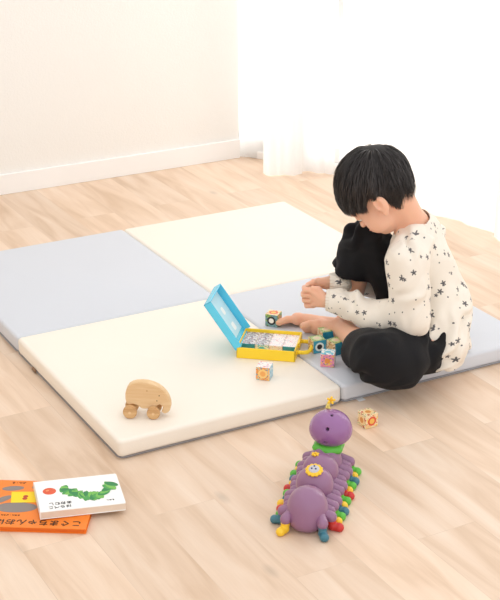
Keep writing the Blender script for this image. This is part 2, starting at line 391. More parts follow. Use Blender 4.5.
for a in hp: bmesh.ops.create_uvsphere(bm, u_segments=12, v_segments=6, radius=.0055, matrix=Matrix.Translation(a))
fin('handle', bm, yel, case, True)
fin('clasp', box(cw-.0005, cw+.003, cdp*.5-.012, cdp*.5+.012, .018, .031, .001), yel, case)
# lid, hinged on the left edge and leaning outwards
lid = bpy.data.objects.new('lid', None); COL.objects.link(lid); lid.parent = case; lid.location = (.000, 0, ch-.002); lid.rotation_euler = (0, -math.radians(34.5), 0)
# lid local frame: z up its height, y along the hinge, x towards the tray
lh = .142; ld = .019
bm = bmesh.new(); add_box(bm, -.003, 0, 0, cdp, -.002, lh, .001)
add_box(bm, -.003, ld, 0, .003, -.002, lh, .001); add_box(bm, -.003, ld, cdp-.003, cdp, -.002, lh, .001); add_box(bm, -.003, ld, 0, cdp, lh-.003, lh, .001)
add_box(bm, -.003, .004, 0, cdp, -.006, .001, .001)
bmesh.ops.translate(bm, vec=(-.0035, 0, 0), verts=bm.verts)
fin('lid_shell', bm, lidm, lid)
fin('lid_sheet', box(-.0034, -.0026, .010, cdp-.010, .012, lh-.012, .0003), mat('pale_blue_sheet', (190, 232, 246), .5, .3), lid)
for k, (y0, z0) in enumerate(((.03, .028), (.032, .065), (.03, .1), (.08, .035), (.078, .085))):
    for f in (extrude_poly(rrect(.018+.004*(k % 2), .022, .006, 4, y0, z0), 0, .0004),):
        bmesh.ops.rotate(f, cent=(0, 0, 0), matrix=Matrix(((0, 0, 1), (1, 0, 0), (0, 1, 0))), verts=f.verts)
        bmesh.ops.translate(f, vec=(-.0027, 0, 0), verts=f.verts)
        fin('printed_patch', f, mat('white_print', (240, 250, 250), .4), lid)
fin('hinge', box(-.006, .001, .004, cdp-.004, -.012, -.002, .001), lidm, lid)
bpy.context.view_layer.update()
# cubes in the case: four by two at the back of the tray
tops = [['coverpic', 'coverpic', 'coverpink', 'coverpink'], ['coverpic', 'coverpic', 'coverpink', 'coverpink']]
sides = ['teal2', 'whiteteal', 'coverpink', 'teal2']
nm = ['in the left corner', 'second from the lid', 'third from the lid', 'in the corner by the handle']
cm = case.matrix_world.copy()
def block_mesh(mats):
    me = cube_mesh('picture_block', [pm[k] for k in mats]); me.transform(Matrix.Diagonal((1, 1.08, .5, 1))); return me
for rr in range(2):
    for cc in range(4):
        p = cm @ Vector((.0045+Q/2+cc*.0364, .067+rr*.0395, .0033))
        o = link('picture_block', block_mesh((tops[rr][cc], sides[cc] if rr == 0 else 'white', 'beige', 'white', 'white', 'white')))
        o.location = p; o.rotation_euler = (0, 0, math.atan2(-.633, .774))
        tag(o, 'flat picture block in the yellow case, %s, %s row' % (nm[cc], 'front' if rr == 0 else 'back'), 'toy block', 'picture blocks stored in the case')

# ---------------------------------------------------------------- wooden elephant
def wood(name, c, c2):
    M = mat(name, c, .5, .3); nt = M.node_tree; b = nt.nodes['Principled BSDF']
    tc = nt.nodes.new('ShaderNodeTexCoord'); mp = nt.nodes.new('ShaderNodeMapping'); mp.inputs['Scale'].default_value = (8, 40, 90)
    n = nt.nodes.new('ShaderNodeTexNoise'); n.inputs['Scale'].default_value = 1.6; n.inputs['Detail'].default_value = 4; n.inputs['Distortion'].default_value = .6
    r = nt.nodes.new('ShaderNodeValToRGB'); r.color_ramp.elements[0].position = .3; r.color_ramp.elements[1].position = .7
    r.color_ramp.elements[0].color = (*lin(c2), 1); r.color_ramp.elements[1].color = (*lin(c), 1)
    nt.links.new(tc.outputs['Object'], mp.inputs[0]); nt.links.new(mp.outputs[0], n.inputs[0]); nt.links.new(n.outputs[0], r.inputs[0]); nt.links.new(r.outputs[0], b.inputs['Base Color'])
    return M
wd = wood('beech_wood', (234, 203, 160), (222, 185, 138)); wd2 = wood('beech_end_grain', (228, 190, 140), (196, 150, 100))
el = thing('wooden_elephant', 'small natural wood elephant on wheels on the cream mat', 'toy elephant', (.110, .079, .0493), math.radians(-33))
z6 = 480*6.25   # zoomed pixels per metre for the profile
prof = [(100, 205), (94, 175), (95, 140), (103, 112), (118, 90), (140, 76), (170, 67), (205, 64), (240, 67), (275, 76), (308, 90), (335, 110), (358, 135), (374, 165), (383, 195), (384, 222), (378, 242), (366, 256), (350, 263), (336, 262), (326, 252), (330, 238), (333, 222), (326, 210), (312, 205), (300, 212), (288, 226), (270, 234), (240, 236), (200, 236), (185, 226), (165, 212), (140, 208), (118, 212)]
SC = 1/(430*6.25)
pts = [((x-238)*SC, (290-y)*SC*1.08) for x, y in prof]
bm = extrude_poly(pts, -.0105, .0105, .0022, 3)
bmesh.ops.rotate(bm, cent=(0, 0, 0), matrix=Matrix.Rotation(math.pi/2, 3, 'X'), verts=bm.verts)
body = fin('body', bm, wd, el, True)
for p in body.data.polygons: p.use_smooth = len(p.vertices) == 4
for wxp, rr in ((-.042, .0165), (.014, .0155)):
    for sgn in (-1, 1):
        bm = bmesh.new(); add_cyl(bm, (0, -.006, 0), (0, .006, 0), rr, 36); es = [e for e in bm.edges if all(len(f.verts) > 4 or len(f.verts) == 4 for f in e.link_faces) and abs(e.verts[0].co.y-e.verts[1].co.y) < 1e-6]
        bmesh.ops.bevel(bm, geom=es, offset=.002, segments=2, affect='EDGES')
        wh = fin('wheel', bm, wd2, el, False, (wxp, sgn*.0185, rr+.0002))
        bm = bmesh.new(); add_cyl(bm, (0, sgn*.004, 0), (0, sgn*.0066, 0), .0035, 16); fin('axle_end', bm, wd, wh)
        bm = bmesh.new(); add_cyl(bm, (wxp, 0, rr), (wxp, sgn*.014, rr), .003, 12); fin('axle', bm, wd, el)
dk = mat('drilled_hole', (110, 75, 45), .8)
for x, y, r in ((312, 147, .0014), (297, 181, .0014)):
    bm = bmesh.new(); X, Z = (x-238)*SC, (290-y)*SC*1.08
    add_cyl(bm, (X, -.0108, Z), (X, .0108, Z), r, 14); fin('eye', bm, dk, el)
bm = bmesh.new(); X, Z = (235-238)*SC, (290-118)*SC*1.08; add_cyl(bm, (X, -.0107, Z), (X, .0107, Z), .0016, 14); fin('knot', bm, mat('wood_knot', (190, 140, 95), .7), el)

# ---------------------------------------------------------------- books
orm = mat('orange_cover', (242, 132, 40), .4, .4); pgm = mat('book_pages', (238, 222, 205), .8, .2)
def book(name, w, d, h, cover, pages, t, cov=.0018, board=False):
    """w along x, d along y, spine on -x side"""
    bm = bmesh.new()
    add = extrude_poly(rrect(w, d, .004 if board else .001, 4), h-cov, h, .0004, 1)
    me = bpy.data.meshes.new('t'); add.to_mesh(me); add.free(); bm.from_mesh(me)
    add = extrude_poly(rrect(w, d, .004 if board else .001, 4), 0, cov, .0004, 1); me = bpy.data.meshes.new('t'); add.to_mesh(me); add.free(); bm.from_mesh(me)
    add_box(bm, -w/2, -w/2+cov, -d/2, d/2, 0, h, .0004)
    fin('cover', bm, cover, t)
    bm = bmesh.new()
    n = 7 if board else 5; hh = (h-2*cov)/n; ins = .0006 if board else .003
    for k in range(n): add_box(bm, -w/2+cov, w/2-ins, -d/2+ins, d/2-ins, cov+k*hh, cov+(k+1)*hh-(.00025 if board else .0001), .0002, 1)
    fin('pages', bm, pages, t)
# orange book
ang = math.radians(-32)
ob = thing('picture_book', 'orange picture book lying on the floor beneath the white board book', 'book', (-.252, -.118, .0003), ang)
book('o', .25, .196, .0115, orm, mat('orange_page_edge', (236, 120, 40), .6), ob)
gy = mat('grey_print', (138, 128, 124), .5); yp = mat('yellow_print', (252, 216, 30), .5); bkp = mat('dark_print', (62, 38, 24), .5)
def decal(parent, pts, z, mt, name='printed_shape'):
    return fin(name, extrude_poly(pts, z, z+.0003), mt, parent)
def oval(cx, cy, a, b, rot=0, n=28):
    c, s = math.cos(rot), math.sin(rot)
    return [(cx+a*math.cos(t)*c-b*math.sin(t)*s, cy+a*math.cos(t)*s+b*math.sin(t)*c) for t in [2*math.pi*k/n for k in range(n)]]
zt = .0114
decal(ob, oval(-.040, -.018, .046, .021, .05), zt, gy)
decal(ob, oval(-.078, .012, .026, .010, .75), zt, gy)
decal(ob, oval(-.063, .062, .024, .010, .15), zt, gy)
decal(ob, oval(.003, .064, .026, .011, -.25), zt, gy)
decal(ob, [(-.055, .000), (.008, .006), (-.004, .050), (-.063, .046)], zt+.0004, yp)
for a in (.0165, .026): decal(ob, oval(-.028, a+.002, .0055, .0050, 0), zt+.0008, mat('red_print', (190, 70, 40), .5))
text('title_text', 'こぐまちゃんおはよう', .0235, bkp, ob, (-.004, -.076, zt+.0004), (0, 0, math.pi))
text('author_text', 'ぶん・え', .008, bkp, ob, (-.055, .087, zt+.0004), (0, 0, math.pi))
text('subtitle_text', 'えほん・どうわ', .006, bkp, ob, (-.045, -.050, zt+.0004), (0, 0, math.pi))
# white board book, its left end on the orange one
wb = thing('board_book', 'white board book with a green leafy band on its cover, on the orange book', 'book', (-.164, -.149, .0125), 0)
wb.rotation_euler = (0, math.radians(1.2), math.radians(-14.4))
wcov = mat('white_glossy_cover', (248, 248, 247), .3, .5, coat=.2)
book('w', .184, .132, .0185, wcov, pgm, wb, .0022, True)
zt = .0184
gm = [mat('leaf_green_%s' % n, c, .5, var=.15, vscale=90) for n, c in (('mid', (75, 160, 82)), ('light', (120, 188, 88)), ('dark', (50, 135, 78)))]
# a garland of overlapping leaves and one red fruit: plain stand-in for the cover picture
arc = []
for k in range(30):
    t = k/29; x = -.030+.104*t; y = .026-.048*math.sin(math.pi*(t*.86+.02))**.9+.014*max(0, t-.8)*5; arc.append((x, y))
for i in range(3):
    bm = bmesh.new()
    for k in range(i, 30, 3):
        x, y = arc[k]; a = rnd.uniform(-1.3, 1.3)+math.pi/2
        L_, W_ = rnd.uniform(.016, .023), rnd.uniform(.007, .010)
        p = [(x+math.cos(a)*L_*math.cos(t)-math.sin(a)*W_*math.sin(t)*abs(math.sin(t))**.3, y+math.sin(a)*L_*math.cos(t)+math.cos(a)*W_*math.sin(t)*abs(math.sin(t))**.3) for t in [2*math.pi*q/22 for q in range(22)]]
        f = extrude_poly(p, zt+k*.00003, zt+.0003+k*.00003); me = bpy.data.meshes.new('t'); f.to_mesh(me); f.free(); bm.from_mesh(me)
    fin('printed_leaves', bm, gm[i], wb)
decal(wb, oval(-.062, .018, .0145, .0145), zt, mat('red_orange_print', (222, 92, 58), .5, var=.12, vscale=120), 'printed_fruit')
decal(wb, oval(-.066, .021, .004, .003, .5), zt+.0004, mat('pale_print', (236, 150, 100), .5), 'printed_highlight')
text('title_text', 'はらぺこ', .0125, mat('black_print', (60, 60, 62), .5), wb, (-.048, -.052, zt+.0004), (0, 0, math.pi))
text('title_text', 'あおむし', .0125, mat('black_print', (60, 60, 62), .5), wb, (-.045, -.037, zt+.0004), (0, 0, math.pi))
text('publisher_text', 'えほん', .006, mat('black_print', (60, 60, 62), .5), wb, (.062, -.046, zt+.0004), (0, 0, math.pi))

# ---------------------------------------------------------------- caterpillar toy
cax = np.array([.675, .738]); cax /= np.linalg.norm(cax); csd = np.array([cax[1], -cax[0]])
ct = thing('caterpillar_toy', 'purple plastic caterpillar toy with many coloured shoes on the floor', 'toy caterpillar', (.2195, -.470, 0), math.atan2(cax[1], cax[0]))
# local x: along the body towards the head, local y: to its left
pu = mat('purple_plastic', (146, 104, 138), .28, .5, coat=.25); pud = mat('purple_head_plastic', (146, 98, 152), .25, .5, coat=.3)
s = SDF((-.07, -.08, -.005), (.34, .08, .13), .0022)
s.ell((.012, 0, .046), (.044, .043, .046), k=.006)
s.ell((.010, 0, .022), (.042, .042, .026), k=.02)
for x, r, z in ((.088, .041, .058), (.154, .040, .056), (.213, .038, .045)): s.ell((x, 0, z), (.037, r, r), k=.003); s.ell((x, 0, .02), (.036, .036, .02), k=.006)
s.cone((.213, 0, .06), (.228, 0, .078), .026, .022, k=.012)
fin_me = s.mesh('body'); link('body', fin_me, pu, ct, True)
bm = box(-.01, .255, -.034, .034, .001, .012, .006, 3); fin('underside', bm, pu, ct, True)
cols = [mat('shoe_teal', (62, 118, 136), .3, .5), mat('shoe_red', (202, 48, 44), .3, .5), mat('shoe_yellow', (246, 200, 48), .3, .5), mat('shoe_green', (92, 186, 62), .3, .5)]
seqR = [0, 1, 2, 3, 0, 2, 3, 1, 2, 3, 0, 2, 3]; seqL = [2, 0, 3, 1, 2, 0, 3, 1, 2, 0, 3, 2, 3]
names_ = ['teal', 'red', 'yellow', 'green']
def shoe_me(side):
    s = SDF((-.02, -.03, -.004), (.02, .03, .03), .0012)
    s.cone((0, side*-.004, .018), (0, side*-.003, .008), .0075, .0078, k=.003)
    s.cone((0, side*-.001, .0072), (-.001, side*.011, .0075), .0078, .0090, k=.005)
    s.cone((0, side*-.004, .0195), (0, side*-.004, .0225), .0088, .0088, k=.001)
    s.half((0, 0, .0001), (0, 0, -1), .001); s.half((0, 0, .0235), (0, 0, 1), .001)
    return s.mesh('shoe')
def leg_me(side):
    s = SDF((-.02, -.04, .01), (.02, .04, .07), .0014)
    s.cone((0, side*-.003, .021), (0, side*-.004, .026), .0072, .0082, k=.003)
    s.cone((0, side*-.005, .028), (0, side*-.026, .036), .0108, .0100, k=.003)
    return s.mesh('leg')
SHM = {1: shoe_me(1), -1: shoe_me(-1)}; LGM = {1: leg_me(1), -1: leg_me(-1)}
for side, seq in ((-1, seqR), (1, seqL)):
    for k, ci in enumerate(seq):
        x = -.014+k*.0222; y = side*(.054+.004*math.sin(k*2.1)+(.0 if k else -.012)); 
        if k == 0: x = -.028
        lm = LGM[side]
        lo = bpy.data.objects.new('leg', lm); COL.objects.link(lo); lo.parent = ct; lo.location = (x, y, 0); lo.scale = (1.12, 1.12, 1.10)
        if not lm.materials: lm.materials.append(pu); lm.polygons.foreach_set('use_smooth', [True]*len(lm.polygons))
        if k == 0: lo.rotation_euler = (0, 0, side*math.radians(62))
        sm = SHM[side].copy(); so = link('shoe', sm, cols[ci], lo, True)
        so['label'] = names_[ci]+' shoe'
# collar
bm = bmesh.new()
pr_ = [(.018, .0), (.034, .0), (.036, .006), (.033, .012), (.026, .017), (.018, .018)]
rings = []
for a in range(40):
    t = 2*math.pi*a/40; w_ = 1+.06*math.cos(6*t); rings.append([bm.verts.new((r*w_*math.cos(t), r*w_*math.sin(t), z)) for r, z in pr_])
for a in range(40):
    b = (a+1) % 40
    for k in range(len(pr_)): bm.faces.new((rings[a][k], rings[b][k], rings[b][(k+1) % len(pr_)], rings[a][(k+1) % len(pr_)]))
fin('collar', bm, cols[3], ct, True, (.229, -.003, .072))
bm = bmesh.new(); add_cyl(bm, (.230, 0, .074), (.232, 0, .092), .021, 28); fin('neck_ring', bm, mat('black_plastic', (35, 33, 38), .5), ct, True)
# head
hd = bpy.data.objects.new('head', None); COL.objects.link(hd); hd.parent = ct; hd.location = (.236, -.006, .119); hd.rotation_euler = (0, math.radians(8), 0)
s = SDF((-.07, -.07, -.06), (.07, .07, .06), .002)
s.ell((0, 0, .002), (.046, .047, .041), k=.01); s.ell((.006, 0, -.008), (.045, .044, .028), k=.014)
s.ell((.035, 0, -.004), (.018, .022, .017), k=.012)
for p in ((-.043, .0, .012), (-.038, .004, -.020), (-.020, -.004, .0385)): s.ell(p, (.0045, .0042, .0045), k=.001, sign=-1)
link('skull', s.mesh('skull'), pud, hd, True)
for p in ((-.0405, .0, .012), (-.0395, .004, -.016), (-.019, -.004, .036)):
    bm = bmesh.new(); bmesh.ops.create_uvsphere(bm, u_segments=14, v_segments=8, radius=.0028, matrix=Matrix.Translation(p))
    fin('screw_hole', bm, mat('dark_hole', (40, 25, 45), .6), hd, True)
for sgn in (-1, 1):
    bm = bmesh.new(); bmesh.ops.create_uvsphere(bm, u_segments=18, v_segments=12, radius=.010, matrix=Matrix.Translation((.034, sgn*.022, .012))); e = fin('eye', bm, mat('white_plastic', (240, 238, 236), .25), hd, True)
    bm = bmesh.new(); bmesh.ops.create_uvsphere(bm, u_segments=14, v_segments=10, radius=.005, matrix=Matrix.Translation((.0405, sgn*.0235, .013))); fin('pupil', bm, mat('black_plastic', (35, 33, 38), .5), e, True)
bm = bmesh.new()
for a, b in (((.012, .004, .036), (.010, .010, .050)), ((.010, .010, .050), (.010, .006, .058))): add_cyl(bm, a, b, .0026, 12)
for a in ((.010, .010, .050), (.012, .012, .045), (.008, .009, .054)): bmesh.ops.create_uvsphere(bm, u_segments=12, v_segments=8, radius=.0042, matrix=Matrix.Translation(a))
fin('antenna', bm, mat('pale_yellow_plastic', (240, 222, 120), .3), hd, True)
def flower(r, n, th):
    bm = bmesh.new()
    for k in range(n):
        t = 2*math.pi*k/n; M = Matrix.Translation((r*.62*math.cos(t), r*.62*math.sin(t), 0)) @ Matrix.Rotation(t, 4, 'Z') @ Matrix.Diagonal((r*.42, r*.30, th, 1))
        bmesh.ops.create_uvsphere(bm, u_segments=12, v_segments=8, radius=1, matrix=M)
    return bm
f1 = fin('flower', flower(.010, 5, .0035), cols[2], hd, True, (.010, .004, .062)); f1.rotation_euler = (.15, -.75, 0)
bm = bmesh.new(); bmesh.ops.create_uvsphere(bm, u_segments=12, v_segments=8, radius=.0036, matrix=Matrix.Translation((0, 0, .002))); fin('flower_centre', bm, mat('amber_plastic', (225, 165, 30), .3), f1, True)
f2 = fin('music_button', flower(.019, 12, .004), cols[2], ct, True, (.078, .0, .0975)); f2.rotation_euler = (0, -.28, 0)
bm = bmesh.new(); bmesh.ops.create_uvsphere(bm, u_segments=20, v_segments=10, radius=1, matrix=Matrix.Translation((0, 0, .003)) @ Matrix.Diagonal((.012, .012, .005, 1))); fin('button_centre', bm, mat('grey_button', (196, 196, 204), .3), f2, True)
bm = bmesh.new()
for k in range(3): bmesh.ops.create_uvsphere(bm, u_segments=10, v_segments=6, radius=.0022, matrix=Matrix.Translation((.005*math.cos(k*2.1), .005*math.sin(k*2.1), .0075)))
fin('button_note', bm, mat('dark_blue_plastic', (60, 70, 120), .4), f2, True)
f3 = fin('small_flower', flower(.009, 6, .003), cols[2], ct, True, (.152, .012, .0955))

# ================================================================ the boy
def P3(px, py, D):
    """point seen at a pixel, at a level distance D ahead of the camera"""
    d = FW+RT*(px-250)/FOC-UPV*(py-300)/FOC
    return CAM+d*(D/(d@FH))
person = thing('person', 'boy with short black hair sitting on the grey-blue mat hugging one knee', 'person', tuple(P3(415, 352, 3.34)[:2])+(.0493,), 0)
PO = np.array(person.location)
skin = mat('skin', (236, 184, 156), .5, .35, sub=.25, bump=.05, bscale=300)

def finger(s, pts, r0, r1, k=.0014):
    n = len(pts)-1
    for i in range(n):
        a, b = r0+(r1-r0)*i/n, r0+(r1-r0)*(i+1)/n; s.cone(pts[i], pts[i+1], a, b, k)

# head frame: heading, looking steeply down
hy, hp_ = math.radians(19), math.radians(50)
f0 = -RT*math.cos(hy)+FH*math.sin(hy); l0 = np.cross(ZV, f0)
HF = math.cos(hp_)*f0-math.sin(hp_)*ZV; HU = math.sin(hp_)*f0+math.cos(hp_)*ZV; HL = l0
HC = P3(375.3, 192, 3.36)
def H(f, l, u): return HC+f*HF+l*HL+u*HU
HA = [HF, HL, HU]
neckB = P3(412, 226, 3.40)

sb = SDF((.44, -.12, .03), (1.06, .62, .66), .0024)
# head
sb.ell(H(-.010, 0, .024), (.086, .072, .076), HA, .01)
sb.ell(H(.028, 0, -.034), (.050, .054, .060), HA, .02)
sb.ell(H(.044, 0, -.084), (.020, .020, .015), HA, .02)
for sg in (-1, 1):
    sb.ell(H(.036, sg*.036, -.056), (.030, .025, .030), HA, .015)
    sb.ell(H(.074, sg*.030, -.014), (.010, .014, .008), HA, .006, sign=-1)
    sb.ell(H(.066, sg*.030, -.014), (.010, .014, .009), HA, .004)
    sb.ell(H(.068, sg*.030, .002), (.010, .018, .006), HA, .008)
sb.cone(H(.074, 0, -.012), H(.087, 0, -.036), .0055, .0075, .006)
for sg in (-1, 1): sb.ell(H(.080, sg*.008, -.037), (.007, .006, .005), HA, .004)
sb.ell(H(.074, 0, -.058), (.010, .018, .005), HA, .004); sb.ell(H(.072, 0, -.066), (.010, .015, .005), HA, .004)
# ears
for sg in (-1, 1):
    sb.ell(H(-.018, sg*.077, -.028), (.017, .009, .025), HA, .005)
    sb.ell(H(-.013, sg*.087, -.024), (.011, .008, .017), HA, .002, sign=-1)
    sb.ell(H(-.006, sg*.081, -.032), (.004, .005, .006), HA, .002)
    sb.ell(H(-.011, sg*.077, -.051), (.008, .006, .009), HA, .004)
# neck and trunk
sb.cone(H(-.030, 0, -.045), neckB, .043, .041, .015)
chest = P3(420, 262, 3.38); belly = P3(430, 322, 3.36)
sb.cone(neckB, chest, .04, .07, .02); sb.cone(chest, belly, .075, .085, .02); sb.cone(belly, P3(430, 345, 3.36), .085, .085, .02)
shL, elL, wrL = P3(406, 262, 3.245), P3(412, 316, 3.215), P3(327, 300, 3.37)
shR, elR, wrR = P3(424, 236, 3.48), P3(381, 284, 3.56), P3(329, 283, 3.45)
sb.cone(neckB, shL, .035, .036, .02); sb.cone(shL, elL, .034, .028, .01); sb.cone(elL, P3(380, 316, 3.28), .026, .024, .01); sb.cone(P3(380, 316, 3.28), wrL, .024, .0185, .01)
sb.cone(neckB, shR, .035, .036, .02); sb.cone(shR, elR, .034, .028, .01); sb.cone(elR, wrR, .027, .0185, .008)
# legs
hiL, knL, anL = P3(430, 345, 3.28), P3(378, 355, 3.15), P3(340, 328, 3.42)
hiR, knR, anR = P3(425, 335, 3.43), P3(364, 240, 3.46), P3(345, 327, 3.50)
sb.cone(hiL, knL, .062, .046, .01); sb.cone(knL, anL, .040, .025, .01)
s2 = SDF((.44, -.12, .03), (1.06, .70, .50), .0024)
s2.cone(hiR, knR, .055, .040, .01); s2.cone(knR, anR, .038, .026, .01)
def foot(s, an, heel, ball, toeend, side, r=1.0):
    """side: unit vector from the little toe towards the big toe"""
    side = np.array(side); side = side/np.linalg.norm(side)
    s.cone(an, heel, .025*r, .021*r, .008)
    s.cone(heel, ball-side*.014, .020*r, .014*r, .01); s.cone(an, ball+side*.010, .023*r, .016*r, .01)
    s.cone(ball-side*.020, ball+side*.016, .0125*r, .015*r, .008)
    d = toeend-ball; L = np.linalg.norm(d); d = d/L
    for i, (o, ln, rr) in enumerate(((.022, 1.0, .0098), (.0075, .92, .0072), (-.0035, .82, .0068), (-.0135, .70, .0064), (-.0235, .56, .0064))):
        a = ball+side*o*.9; b = a+d*L*ln
        m_ = (a+b)/2+ZV*.003; finger(s, [a, m_, b-ZV*.002], rr*1.05, rr, .0025)
zf = .0493
def onz(px, py, z):
    d = FW+RT*(px-250)/FOC-UPV*(py-300)/FOC; return CAM+d*((z-CAM[2])/d[2])
# right foot: flat on the mat, toes to the left of the picture
foot(s2, anR+0, onz(352, 334, zf+.021), onz(298, 318.5, zf+.017), onz(281, 321, zf+.011), -FH*.8-RT*.25+ZV*.25)
# left foot: lies nearer, on its outer edge
foot(sb, anL+0, onz(352, 338, zf+.022), onz(317, 328, zf+.018), onz(303, 329, zf+.012), -FH*.55+ZV*.75)
# left hand, near: back of the hand to the camera, fingers folding round the other
h1 = SDF(wrL-.10, wrL+.06, .0012); h2 = SDF(wrR-.10, wrR+.06, .0012)
K0 = wrL-RT*.034+FH*.016
side = ZV*.93-FH*.25
h1.cone(wrL+RT*.015, wrL, .0165, .0165, .005); h1.cone(wrL-RT*.006+side*.004, K0+side*.020, .0165, .0105, .006); h1.cone(wrL-RT*.006-side*.006, K0-side*.020, .0155, .0095, .006); h1.cone(wrL, K0, .016, .011, .006)
for i in range(4):
    kk = K0+side*(.024-.0165*i); L_ = (.023, .026, .023, .017)[i]
    p1 = kk-RT*L_+FH*.006-ZV*.001*i; p2 = p1+FH*.015-RT*.001; p3 = p2+FH*.010+RT*.009
    finger(h1, [kk, p1, p2, p3], .0082, .0064)
tb = wrL-RT*.010+side*.014
finger(h1, [tb, tb+ZV*.014-RT*.012+FH*.01, tb+ZV*.016-RT*.028+FH*.014], .009, .0065, .003)
# right hand, far: comes over the top, fingers hang down in front of the shin
K1 = wrR-RT*.040-FH*.012+ZV*.004
sd = -FH*.8+ZV*.45-RT*.1; sd /= np.linalg.norm(sd)
h2.cone(wrR+RT*.015, wrR, .016, .016, .005); h2.cone(wrR, K1+sd*.014, .016, .0105, .006); h2.cone(wrR, K1-sd*.014, .015, .0095, .006); h2.cone(wrR, K1, .015, .011, .006)
for i in range(4):
    kk = K1+sd*(.020-.0135*i); L_ = (.018, .020, .018, .014)[i]
    p1 = kk-RT*L_*.8-ZV*L_*.45; p2 = p1-ZV*.017-RT*.002; p3 = p2-ZV*.010+RT*.007
    finger(h2, [kk, p1, p2, p3], .0082, .0064)
tb = wrR-RT*.008+sd*.012
finger(h2, [tb, tb-FH*.004-RT*.020+ZV*.006, tb-RT*.036-FH*.006-ZV*.004], .009, .0065, .003)
def put(name, me, mt, smooth=True, parent=None):
    """meshes are modelled in world space; hang them on the person"""
    for v in me.vertices:
        if v.co.z < .0497: v.co.z = .0497
    me.transform(Matrix.Translation(Vector(-PO)))
    o = link(name, me, mt, parent or person, smooth); return o
for q in (sb, s2): q.half((0, 0, zf+.0004), (0, 0, -1), .002)
bm = bmesh.new()
for q in (sb, s2, h1, h2): me = q.mesh('t'); bm.from_mesh(me); bpy.data.meshes.remove(me)
me = bpy.data.meshes.new('body'); bm.to_mesh(me); bm.free(); put('body', me, skin)

# eyes, lids, brows, lips
for sg in (-1, 1):
    bm = bmesh.new(); bmesh.ops.create_uvsphere(bm, u_segments=16, v_segments=10, radius=.0105, matrix=Matrix.Translation(Vector(H(.0655, sg*.030, -.0165))))
    me = bpy.data.meshes.new('eye'); bm.to_mesh(me); bm.free(); eo = put('eye', me, mat('eye_white', (225, 220, 215), .2))
    bm = bmesh.new(); bmesh.ops.create_uvsphere(bm, u_segments=16, v_segments=10, radius=.006, matrix=Matrix.Translation(Vector(H(.0705, sg*.030, -.0205))))
    me = bpy.data.meshes.new('iris'); bm.to_mesh(me); bm.free(); put('iris', me, mat('dark_iris', (30, 20, 18), .1))
    for nm_, pts, r, mt_ in (('eyebrow', [H(.0775-.004*abs(t), sg*(.030+.014*t), .008+.002*(1-t*t)) for t in (-1, -.5, 0, .5, 1)], .0016, mat('black_hair_plain', (30, 25, 24), .6)),
                       ('eyelashes', [H(.0775-.0045*t*t, sg*(.030+.013*t), -.0185-.002*(1-t*t)) for t in (-1, -.6, -.2, .2, .6, 1)], .0009, mat('black_hair_plain', (30, 25, 24), .6))):
        bm = bmesh.new()
        for a, b in zip(pts, pts[1:]): add_cyl(bm, a, b, r, 8)
        me = bpy.data.meshes.new(nm_); bm.to_mesh(me); bm.free(); put(nm_, me, mt_)
sl_ = SDF(H(.075, 0, -.062)-.04, H(.075, 0, -.062)+.04, .0012)
sl_.ell(H(.0775, 0, -.0585), (.0075, .0165, .0035), HA, .002); sl_.ell(H(.0755, 0, -.0650), (.0075, .0135, .0042), HA, .002)
put('lips', sl_.mesh('lips'), mat('lips', (214, 130, 118), .45, sub=.1))

# hair: a scalp cap and a few thousand tapered locks flowing from the crown
hairm = mat('black_hair', (36, 30, 30), .32, .6)
hairc = mat('black_scalp', (24, 20, 20), .6, .3)
EC = (-.016, 0, .020); ER = (.092, .078, .082)
def hline(phi):
    """how low (along the head's up axis) the hair ends at azimuth phi (0 = forehead)"""
    a = abs(phi)
    pts = [(0, .010), (.5, .006), (.8, -.004), (1.1, -.018), (1.3, -.026), (1.42, -.004), (1.75, -.002), (1.92, -.034), (2.1, -.066), (2.5, -.088), (3.15, -.092)]
    for (a0, v0), (a1, v1) in zip(pts, pts[1:]):
        if a <= a1: return v0+(v1-v0)*(a-a0)/(a1-a0)
    return -.05
def hsurf(phi, th, off):
    # th from the crown (0) downwards; crown tilted back
    q = Vector((math.sin(th)*math.cos(phi), math.sin(th)*math.sin(phi), math.cos(th)))
    q = Matrix.Rotation(-math.radians(42), 3, 'Y') @ q
    e = np.array([q.x*(ER[0]+off), q.y*(ER[1]+off), q.z*(ER[2]+off)])
    return e+np.array(EC)
bm = bmesh.new(); nphi, nth = 72, 26; grid = []
for i in range(nphi):
    phi = -math.pi+2*math.pi*i/nphi; row = []
    # angle at which this meridian meets the hair line
    the = 2.6
    for k in range(20, 260):
        e = hsurf(phi, k*.01, 0)
        if e[2] < hline(math.atan2(e[1], e[0]))+.006: the = k*.01; break
    for j in range(nth+1):
        t = j/nth; e = hsurf(phi, max(.001, the*t), .004*(1-t**6)+.004*min(1, 4*(1-t))); row.append(bm.verts.new(H(*e)))
    grid.append((row, the))
for i in range(nphi):
    a, b = grid[i][0], grid[(i+1) % nphi][0]
    for j in range(nth): bm.faces.new((a[j], a[j+1], b[j+1], b[j]))
me = bpy.data.meshes.new('hair'); bm.to_mesh(me); bm.free(); put('scalp_hair', me, hairc)
vs, fs = [], []
NL = 7000
